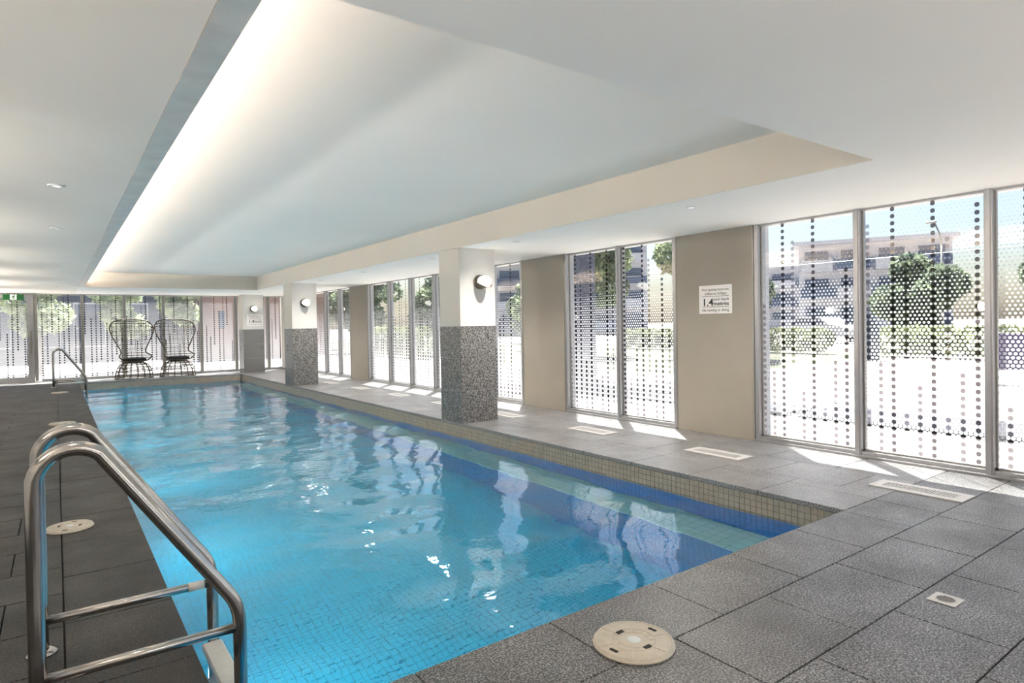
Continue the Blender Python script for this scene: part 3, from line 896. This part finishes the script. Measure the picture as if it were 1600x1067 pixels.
# ------------------------------------------------------------------ pool ladders
def ladder(ya, yb, label, extra=True):
    t = thing('pool_ladder', label, 'ladder', (XL, (ya+yb)/2, 0))
    def rail(dy):
        x0, x1 = -.075-XL, .560-XL
        pts = [(x0, dy, .0)]
        pts += [(x0, dy, z) for z in (.2, .4, .6, .745)]
        # bend over the top
        rad = .115; cx, cz = x0+rad, .785
        for a in range(170, 38, -12): pts.append((cx+rad*math.cos(R(a)), dy, cz+rad*math.sin(R(a))))
        # sloping run
        ex, ez = x1, .215
        px, pz = pts[-1][0], pts[-1][2]
        d = Vector((ex-px, 0, ez-pz)); n_ = d.length; d.normalize()
        pts.append((px+d.x*n_*.5, dy, pz+d.z*n_*.5))
        k0 = (ex-d.x*.07, ez-d.z*.07); k1 = (ex, ez-.07)
        for q in (0, .25, .5, .75, 1):
            bxz = ((1-q)**2*k0[0]+2*q*(1-q)*ex+q*q*k1[0], (1-q)**2*k0[1]+2*q*(1-q)*ez+q*q*k1[1])
            pts.append((bxz[0], dy, bxz[1]))
        pts += [(x1, dy, z) for z in (0, -.4, -.8, -1.15)]
        bm = bmesh.new(); tube(bm, pts, .025, 20)
        h_ = obj('handrail', bm, steel, t)
        bm = bmesh.new(); lathe(bm, [(.0255, .0005), (.055, .0005), (.055, .008), (.03, .02), (.0255, .02)], 28, x0, dy, cap=False)
        obj('base_flange', bm, steel, h_)
        bm = bmesh.new(); tube(bm, [(x0+.02, dy, .13), (x1-.02, dy, .13)], .0185, 16)
        obj('cross_bar', bm, steel, t)
        return x0, x1
    hw = (yb-ya)/2
    rail(-hw); x0, x1 = rail(hw)
    for z in (-.13, -.42, -.71, -1.0):
        bm = bmesh.new(); bx(bm, x1-.055, x1+.030, -hw+.026, hw-.026, z-.03, z, bev=.006)
        obj('tread', bm, step_white, t)
    if extra:
        bm = bmesh.new(); tube(bm, [(x1-.10, hw, .13), (x1-.035, hw, .13)], .0192, 16)
        obj('rating_sticker', bm, frame_white, t)
    return t
ladder(2.63, 3.17, 'near stainless steel pool ladder with two looped handrails')
ladder(18.14, 18.68, 'far stainless steel pool ladder by the end windows', False)

# ------------------------------------------------------------------ wire chairs
def wire_chair(x, y, rz, label):
    t = thing('wire_chair', label, 'chair', (x, y, 0), rz, 'high-backed wire chairs by the end windows')
    # base dome
    prof = [(.455, .005), (.45, .10), (.43, .20), (.395, .30), (.33, .38), (.25, .425), (.22, .44)]
    def P(a, i): return (prof[i][0]*math.cos(a), prof[i][0]*math.sin(a)*.85, prof[i][1])
    bm = bmesh.new()
    tube(bm, [P(2*math.pi*k/36, 0) for k in range(36)], .016, 6, closed=True)
    tube(bm, [P(2*math.pi*k/28, 6) for k in range(28)], .009, 6, closed=True)
    b_ = obj('base_rim', bm, wire_metal, t)
    bm = bmesh.new()
    for k in range(16): tube(bm, [P(2*math.pi*k/16, i) for i in range(7)], .0095, 5)
    for i in (1, 2, 3, 4, 5): tube(bm, [P(2*math.pi*k/32, i) for k in range(32)], .010, 5, closed=True)
    g = obj('base_wires', bm, wire_metal, t); g['kind'] = 'stuff'
    # seat pan and cushion
    bm = bmesh.new()
    tube(bm, [(.31*math.cos(2*math.pi*k/28), .27*math.sin(2*math.pi*k/28), .475) for k in range(28)], .010, 6, closed=True)
    for k in range(-3, 4):
        q = k*.08; e_ = math.sqrt(1-(q/.31)**2)*.27
        tube(bm, [(q, -e_, .475), (q, e_, .475)], .004, 5)
    tube(bm, [(.22*math.cos(2*math.pi*k/24), .19*math.sin(2*math.pi*k/24), .445) for k in range(24)], .008, 6, closed=True)
    for k in range(8):
        a = R(45*k); tube(bm, [(.22*math.cos(a), .19*math.sin(a), .445), (.31*math.cos(a), .27*math.sin(a), .475)], .004, 5)
    obj('seat_ring', bm, wire_metal, t)
    bm = bmesh.new(); lathe(bm, [(0, .485), (.27, .485), (.298, .505), (.302, .525), (.285, .548), (.2, .558), (0, .56)], 36)
    for v in bm.verts: v.co.y *= .86
    obj('seat_cushion', bm, black_cloth, t)
    # back shell: a curved surface; front is -y
    Zs = [.50, .56, .62, .70, .80, .92, 1.05, 1.18, 1.30, 1.42, 1.51, 1.575, 1.61, 1.625]
    Ws = [.33, .40, .435, .345, .355, .42, .49, .555, .595, .59, .54, .44, .28, .10]
    Yb = [.26, .29, .31, .33, .355, .38, .405, .43, .45, .465, .475, .48, .48, .48]
    Cv = [.46, .52, .50, .30, .26, .25, .26, .27, .27, .24, .18, .11, .05, .01]
    Ws = [w_*.88 for w_ in Ws]
    def S(i, s): return Vector((Ws[i]*math.sin(s*1.35)/math.sin(1.35), Yb[i]-Cv[i]*(1-math.cos(s*1.35))/(1-math.cos(1.35)), Zs[i]))
    n_ = len(Zs)
    def smooth_pts(p, m=3):
        p = [Vector(q) for q in p]; out_ = []
        for i in range(len(p)-1):
            a, b0, c, d = p[max(i-1, 0)], p[i], p[i+1], p[min(i+2, len(p)-1)]
            for j in range(m):
                u = j/m
                out_.append(.5*((2*b0)+(c-a)*u+(2*a-5*b0+4*c-d)*u*u+(3*b0-a-3*c+d)*u**3))
        out_.append(p[-1]); return out_
    bm = bmesh.new()
    left = [S(i, -1) for i in range(n_)]; right = [S(i, 1) for i in range(n_)]
    rim = left+[S(n_-1, 0)]+right[::-1]
    tube(bm, smooth_pts(rim), .017, 6)
    tube(bm, [S(0, s/10) for s in range(-10, 11)], .009, 6)
    tube(bm, [S(0, -1), (-.2, -.24, .487), (0, -.27, .48), (.2, -.24, .487), S(0, 1)], .008, 6)
    obj('back_rim', bm, wire_metal, t)
    bm = bmesh.new()
    for i in (1, 2, 3, 4, 5, 6, 7, 8, 9, 10, 11):
        tube(bm, [S(i, s/10) for s in range(-10, 11)], .0075, 5)
    # closely spaced fine uprights plus stouter ones
    for k in range(-14, 15):
        x_ = k/14*.52; pts_ = []
        for i in range(n_):
            w = Ws[i]
            if abs(x_) <= w*.985:
                s = math.asin(max(-1, min(1, x_/w*math.sin(1.35))))/1.35; pts_.append(S(i, s))
            elif pts_ and i > 3: break
            else: pts_ = [] if i < 4 else pts_
        if len(pts_) > 1: tube(bm, pts_, .008 if k % 3 == 0 else .0035, 4)
    g = obj('back_wires', bm, wire_metal, t); g['kind'] = 'stuff'
    return t
wire_chair(1.715, 20.06, R(6), 'left high-backed wire chair with black cushion')
wire_chair(2.785, 20.06, R(6), 'right high-backed wire chair with black cushion')

# ------------------------------------------------------------------ outdoors
gr = empty('ground'); gr['kind'] = 'structure'
box_obj('paving', (XW+.3, 12.5, -30, 60, -.3, -.03), pave_white, gr)
box_obj('pavement', (12.5, 26, -30, 80, -.3, -.031), pave_out, gr)
box_obj('far_ground', (26, 400, -200, 400, -.3, -.06), pave_out, gr)
box_obj('terrace', (-60, XW+.3, YW+.15, 120, -.3, -.03), pave_white, gr)
box_obj('back_ground', (-60, XW+.3, -60, YA-.2, -.3, -.03), pave_white, gr)
lawn = box_obj('lawn', (12.8, 26, 9.8, 70, -.0305, -.0295), grass_mat)
tag(lawn, 'pale green lawn beyond the paving outside the right windows', 'grass'); lawn['kind'] = 'stuff'
k_ = box_obj('paving_band', (8.1, 9.25, -6, 4.6, -.03, .03), band_mat)  # low dark slab laid as a band along the paving
tag(k_, 'dark low band on the paving outside the nearest windows', 'kerb')
k_ = box_obj('paving_band', (8.1, 8.9, 4.8, 9.5, -.03, .02), paint('grey_paving_band', (.12, .12, .13), .8, .1, 6))
tag(k_, 'grey low band on the paving outside the sign panel', 'kerb')

def foliage(name, blobs, n, size, mat, parent, seed, flat=False):
    rg = np.random.default_rng(seed)
    vol = np.array([b[3]*b[4]*b[5] for b in blobs]); pr = vol/vol.sum()
    w = rg.choice(len(blobs), n, p=pr); B = np.array(blobs)[w]
    d = rg.normal(size=(n, 3)); d /= np.linalg.norm(d, axis=1)[:, None]
    rad = rg.uniform(.55, 1.0, n)**.5
    c = B[:, :3]+d*B[:, 3:6]*rad[:, None]
    a = rg.normal(size=(n, 3)); a /= np.linalg.norm(a, axis=1)[:, None]
    b2 = np.cross(a, rg.normal(size=(n, 3))); b2 /= np.linalg.norm(b2, axis=1)[:, None]
    s = size*rg.uniform(.6, 1.3, n)[:, None]
    v = np.stack([c-a*s, c-b2*s*.45, c+a*s, c+b2*s*.45], 1).reshape(-1, 3)
    v[:, 2] = np.maximum(v[:, 2], .012)
    o = bpy.data.objects.new(name, np_mesh(name, v, np.arange(4*n).reshape(n, 4), mat, False)); C.objects.link(o)
    if parent: o.parent = parent
    return o
def tree(x, y, h, cr, label, mat=leaf_olive, n=9000, size=.11, seed=1, low=.25, group='trees outside the windows'):
    t = thing('tree', label, 'tree', (x, y, -.012), 0, group)
    rg = random.Random(seed); bl = []
    for k in range(11):
        a = rg.uniform(0, 6.28); rr = rg.uniform(0, .62)*cr; zz = h*(low+(1-low)*rg.uniform(.15, .85))
        q = cr*rg.uniform(.35, .55); bl.append((rr*math.cos(a), rr*math.sin(a), zz, q, q, min(q*.8, h*.3)))
    bm = bmesh.new(); tube(bm, [(0, 0, 0), (.05, 0, h*.35), (-.04, .05, h*.7)], [h*.035, h*.025, h*.01], 8)
    for b_ in bl[:6]: tube(bm, [(.02, 0, h*.35), (b_[0]*.6, b_[1]*.6, (b_[2]+h*.35)/2), b_[:3]], [h*.015, h*.010, h*.004], 5)
    obj('trunk', bm, bark, t)
    g = foliage('foliage', bl, n, size, mat, t, seed); g['kind'] = 'stuff'
    return t
# outside the right-hand windows
tree(26.4, 10.2, 3.7, 1.65, 'dense round shrub tree seen through the nearest large pane', leaf_olive, 11000, .12, 3, .1)
tree(28.5, 6.2, 4.1, 1.6, 'bushy tree at the right edge of the photo', leaf_olive, 9000, .12, 4, .1)
tree(19.6, 14.2, 6.0, 2.2, 'tall leafy tree left in the nearest window, against the sky', leaf_green, 9000, .14, 5, .25)
tree(17.5, 19.0, 6.5, 2.3, 'broad tree right behind the palm trunk', leaf_green, 9000, .15, 6, .2)
tree(20, 24.5, 5.2, 2.0, 'tree behind the two-pane window, to its left', leaf_green, 7000, .15, 7, .2)
tree(27, 34, 4.6, 2.6, 'tree in front of the white balconied block', leaf_olive, 8000, .16, 8, .1)
tree(14.2, 25.0, 4.6, 1.8, 'first tree seen through the middle run of windows', leaf_olive, 8000, .14, 9, .15)
tree(13.0, 31, 5.0, 2.2, 'second tree seen through the middle run of windows', leaf_olive, 8000, .15, 10, .15)
tree(12.5, 38, 5.4, 2.6, 'third tree seen through the middle run of windows', leaf_green, 8000, .16, 11, .15)
tree(12.0, 47, 6, 3.0, 'tree seen through the windows by the middle column', leaf_olive, 7000, .18, 12, .15)
# beyond the end windows
fr_ = [(-3.2, 24.2, 3.6, 1.3, 'leafy tree outside the sliding door'), (-.5, 25.2, 4.0, 1.25, 'leafy tree behind the first end pane'),
       (1.75, 24.4, 3.5, .95, 'leafy tree behind the left wire chair'), (3.9, 26.2, 3.9, 1.15, 'leafy tree behind the right wire chair')]
for k, (x, y, h_, c_, nm) in enumerate(fr_): tree(x, y, h_, c_, nm, leaf_pale, 2600, .13, 20+k, .3)

def hedge(x0, x1, y0, y1, h_, label, seed):
    t = thing('hedge', label, 'hedge', ((x0+x1)/2, (y0+y1)/2, -.027))
    bl = []; n_ = max(2, int((y1-y0)/.8))
    for k in range(n_):
        yy_ = -(y1-y0)/2+(k+.5)*(y1-y0)/n_
        bl.append((0, yy_, h_*.55, (x1-x0)/2, .6, h_*.5))
    bm = bmesh.new()
    for b_ in bl: tube(bm, [(0, b_[1], 0), (.02, b_[1], h_*.6)], .02, 5)
    obj('stems', bm, bark, t)['kind'] = 'stuff'
    foliage('foliage', bl, 1000*n_, .07, leaf_hedge, t, seed)['kind'] = 'stuff'
hedge(22.6, 23.9, 4.5, 10.2, 1.05, 'clipped low hedge in front of the round shrub tree', 31)
hedge(23.2, 24.2, 12.2, 23, 1.0, 'long low hedge behind the lawn', 32)
hedge(11.4, 12.3, 22, 28, 1.3, 'hedge seen low through the middle run of windows', 33)

# palm trunk close to the two-pane window
t = thing('palm_tree', 'thick dark palm trunk behind the left pane of the two-pane window', 'tree', (11.0, 11.95, -.03))
bm = bmesh.new(); pts = []; rr = []
for k in range(60):
    z = k*.12; pts.append((0, 0, z)); rr.append(.27+.018*(k % 2)+(.05*(1-k/6) if k < 6 else 0))
tube(bm, pts, rr, 16); obj('trunk', bm, palm_bark, t)
bm = bmesh.new()
for k in range(26):
    a = R(k*137.5); L_ = 2.3; el = R(55-k*3.4); prev = None
    pp = []
    for j in range(9):
        q = j/8; pp.append(Vector((math.cos(a)*L_*q, math.sin(a)*L_*q, 7.1+math.sin(el)*L_*q-1.6*q*q)))
    tube(bm, pp, .018, 4)
    sd = Vector((-math.sin(a), math.cos(a), 0))
    for j in range(1, 8):
        for m_ in range(3):
            p0 = pp[j].lerp(pp[min(j+1, 8)], m_/3)
            for sg in (-1, 1):
                e1 = p0+sd*sg*.5+Vector((math.cos(a)*.2, math.sin(a)*.2, -.2))
                w_ = Vector((math.cos(a)*.03, math.sin(a)*.03, 0))
                bm.faces.new([bm.verts.new(q_) for q_ in (p0-w_, p0+w_, e1)])
obj('fronds', bm, leaf_olive, t)['kind'] = 'stuff'

def building(name, x, y, rz, w, d, floors, fh, base, label, mat=concrete_w, balc=True, cols=4):
    t = thing(name, label, 'building', (x, y, -.06), rz)
    H_ = base+floors*fh
    bm = bmesh.new(); bx(bm, -w/2, w/2, -d/2, d/2, 0, H_); obj('wall', bm, mat, t)
    bm = bmesh.new(); bx(bm, -w/2-.5, w/2+.5, -d/2-.6, d/2+.5, H_+.001, H_+.35); obj('roof', bm, concrete_w, t)
    cw = w/cols
    for f in range(floors):
        z0 = base+f*fh
        for c in range(cols):
            xc = -w/2+(c+.5)*cw
            bm = bmesh.new(); bx(bm, xc-cw*.36, xc+cw*.36, -d/2-.06, -d/2-.001, z0+.35, z0+fh*.8)
            wd = obj('window', bm, concrete_w, t)
            bm = bmesh.new(); bx(bm, xc-cw*.33, xc+cw*.33, -d/2-.08, -d/2-.061, z0+.42, z0+fh*.8-.07); obj('pane', bm, glass_dark, wd)
            if balc:
                bm = bmesh.new(); bx(bm, xc-cw*.44, xc+cw*.44, -d/2-1.3, -d/2-.09, z0+.02, z0+.16)
                bk = obj('balcony', bm, concrete_w, t)
                bm = bmesh.new(); bx(bm, xc-cw*.44, xc+cw*.44, -d/2-1.3, -d/2-1.24, z0+.17, z0+1.05); obj('balustrade', bm, glass_dark if (c+f) % 2 else concrete_w, bk)
    return t
building('apartment_building', 64, 29, R(-62), 12, 10, 3, 2.55, .6, 'white flat-roofed block behind the round shrub tree', cols=4)
building('apartment_building', 52, 62, R(-40), 22, 10, 6, 2.7, .4, 'tall white block with balconies beside the nearest column', cols=6)
building('apartment_building', 84, 50, R(-58), 18, 10, 3, 2.6, .4, 'low white block behind the tall leafy tree', cols=5)
# beyond the end wall
t = building('office_building', .4, 39, 0, 10.4, 8, 2, 3.0, .3, 'dark blue-grey building behind the end window trees', blue_facade, False, 6)
t = thing('garden_wall_house', 'terracotta rendered house right of the wire chairs', 'building', (8.1, 33, -.03))
bm = bmesh.new(); bx(bm, -2.55, 2.6, -3, 3, 0, 4.2); obj('wall', bm, terracotta, t)
bm = bmesh.new(); bx(bm, -2.3, -2.05, -3.05, -3.0, 1.35, 2.15)
wd = obj('window', bm, glass_dark, t)
bm = bmesh.new(); bx(bm, -2.7, 2.7, -3.1, 3.1, 4.2, 4.35); obj('roof', bm, concrete_w, t)

# street lamp with a wire beyond
t = thing('street_lamp', 'thin street lamp standing above the round shrub tree', 'lamp', (40, 14.2, -.06))
bm = bmesh.new(); tube(bm, [(0, 0, 0), (0, 0, 5.4)], [.09, .06], 8); obj('pole', bm, alu_dark, t)
bm = bmesh.new(); tube(bm, [(0, 0, 5.4), (-.02, .12, 6.1), (-.05, .35, 6.7)], .04, 6); obj('arm', bm, alu_dark, t)
bm = bmesh.new(); bx(bm, -.14, .08, .25, .75, 6.66, 6.76, bev=.02); obj('lamp_head', bm, alu_dark, t)
bm = bmesh.new(); tube(bm, [(41, -6, 5.3), (41, 4, 5.02), (41, 14, 4.98), (41, 24, 5.02), (41, 40, 5.4)], .022, 5)
w_ = obj('overhead_wire', bm, alu_dark); tag(w_, 'thin overhead wire crossing the sky behind the street lamp', 'wire')

t = thing('utility_cabinet', 'dark utility cabinet standing on the paving outside', 'cabinet', (20.8, 9.3, -.03), R(20))
bm = bmesh.new(); bx(bm, -.18, .18, -.17, .17, 0, 1.15, bev=.01); obj('body', bm, box_dark, t)
bm = bmesh.new(); bx(bm, -.2, .2, -.19, .19, 1.151, 1.18); obj('lid', bm, box_dark, t)
t = thing('notice_board', 'purple notice board at the right edge of the photo', 'board', (15.0, 4.2, -.03), R(-65))
bm = bmesh.new(); bx(bm, -.32, .32, -.02, .02, .28, 1.0, bev=.004); obj('panel', bm, board_purple, t)
for x in (-.3, .3):
    bm = bmesh.new(); bx(bm, x-.02, x+.02, .021, .06, 0, 1.05); obj('post', bm, box_dark, t)

def car(x, y, rz, label, mat):
    t = thing('car', label, 'car', (x, y, -.027), rz)
    prof = [(-2.1, .35), (-2.12, .75), (-1.95, .95), (-1.2, 1.02), (-.65, 1.42), (.9, 1.45), (1.55, 1.05), (2.05, .95), (2.12, .6), (2.1, .35)]
    bm = bmesh.new(); a = [bm.verts.new((px_, -.85, pz_)) for px_, pz_ in prof]; b_ = [bm.verts.new((px_, .85, pz_)) for px_, pz_ in prof]
    bm.faces.new(a); bm.faces.new(b_[::-1])
    for k in range(len(prof)): q = (k+1) % len(prof); bm.faces.new((a[k], b_[k], b_[q], a[q]))
    obj('body', bm, mat, t)
    for sy_ in (-.853, .853):
        bm = bmesh.new(); v = [bm.verts.new((px_, sy_, pz_)) for px_, pz_ in ((-1.05, 1.02), (-.6, 1.36), (.85, 1.38), (1.35, 1.05))]
        f = bm.faces.new(v); bmesh.ops.solidify(bm, geom=[f], thickness=.004); obj('side_window', bm, glass_dark, t)
    for wx in (-1.3, 1.3):
        for wy in (-.86, .86):
            bm = bmesh.new(); tube(bm, [(wx, wy-.09, .32), (wx, wy+.09, .32)], .32, 18); obj('wheel', bm, tyre, t)
car(23, 27.5, R(60), 'white parked car seen through the two-pane window', car_white)
car(36, 19, R(80), 'pale parked car seen low through the nearest window', car_white)
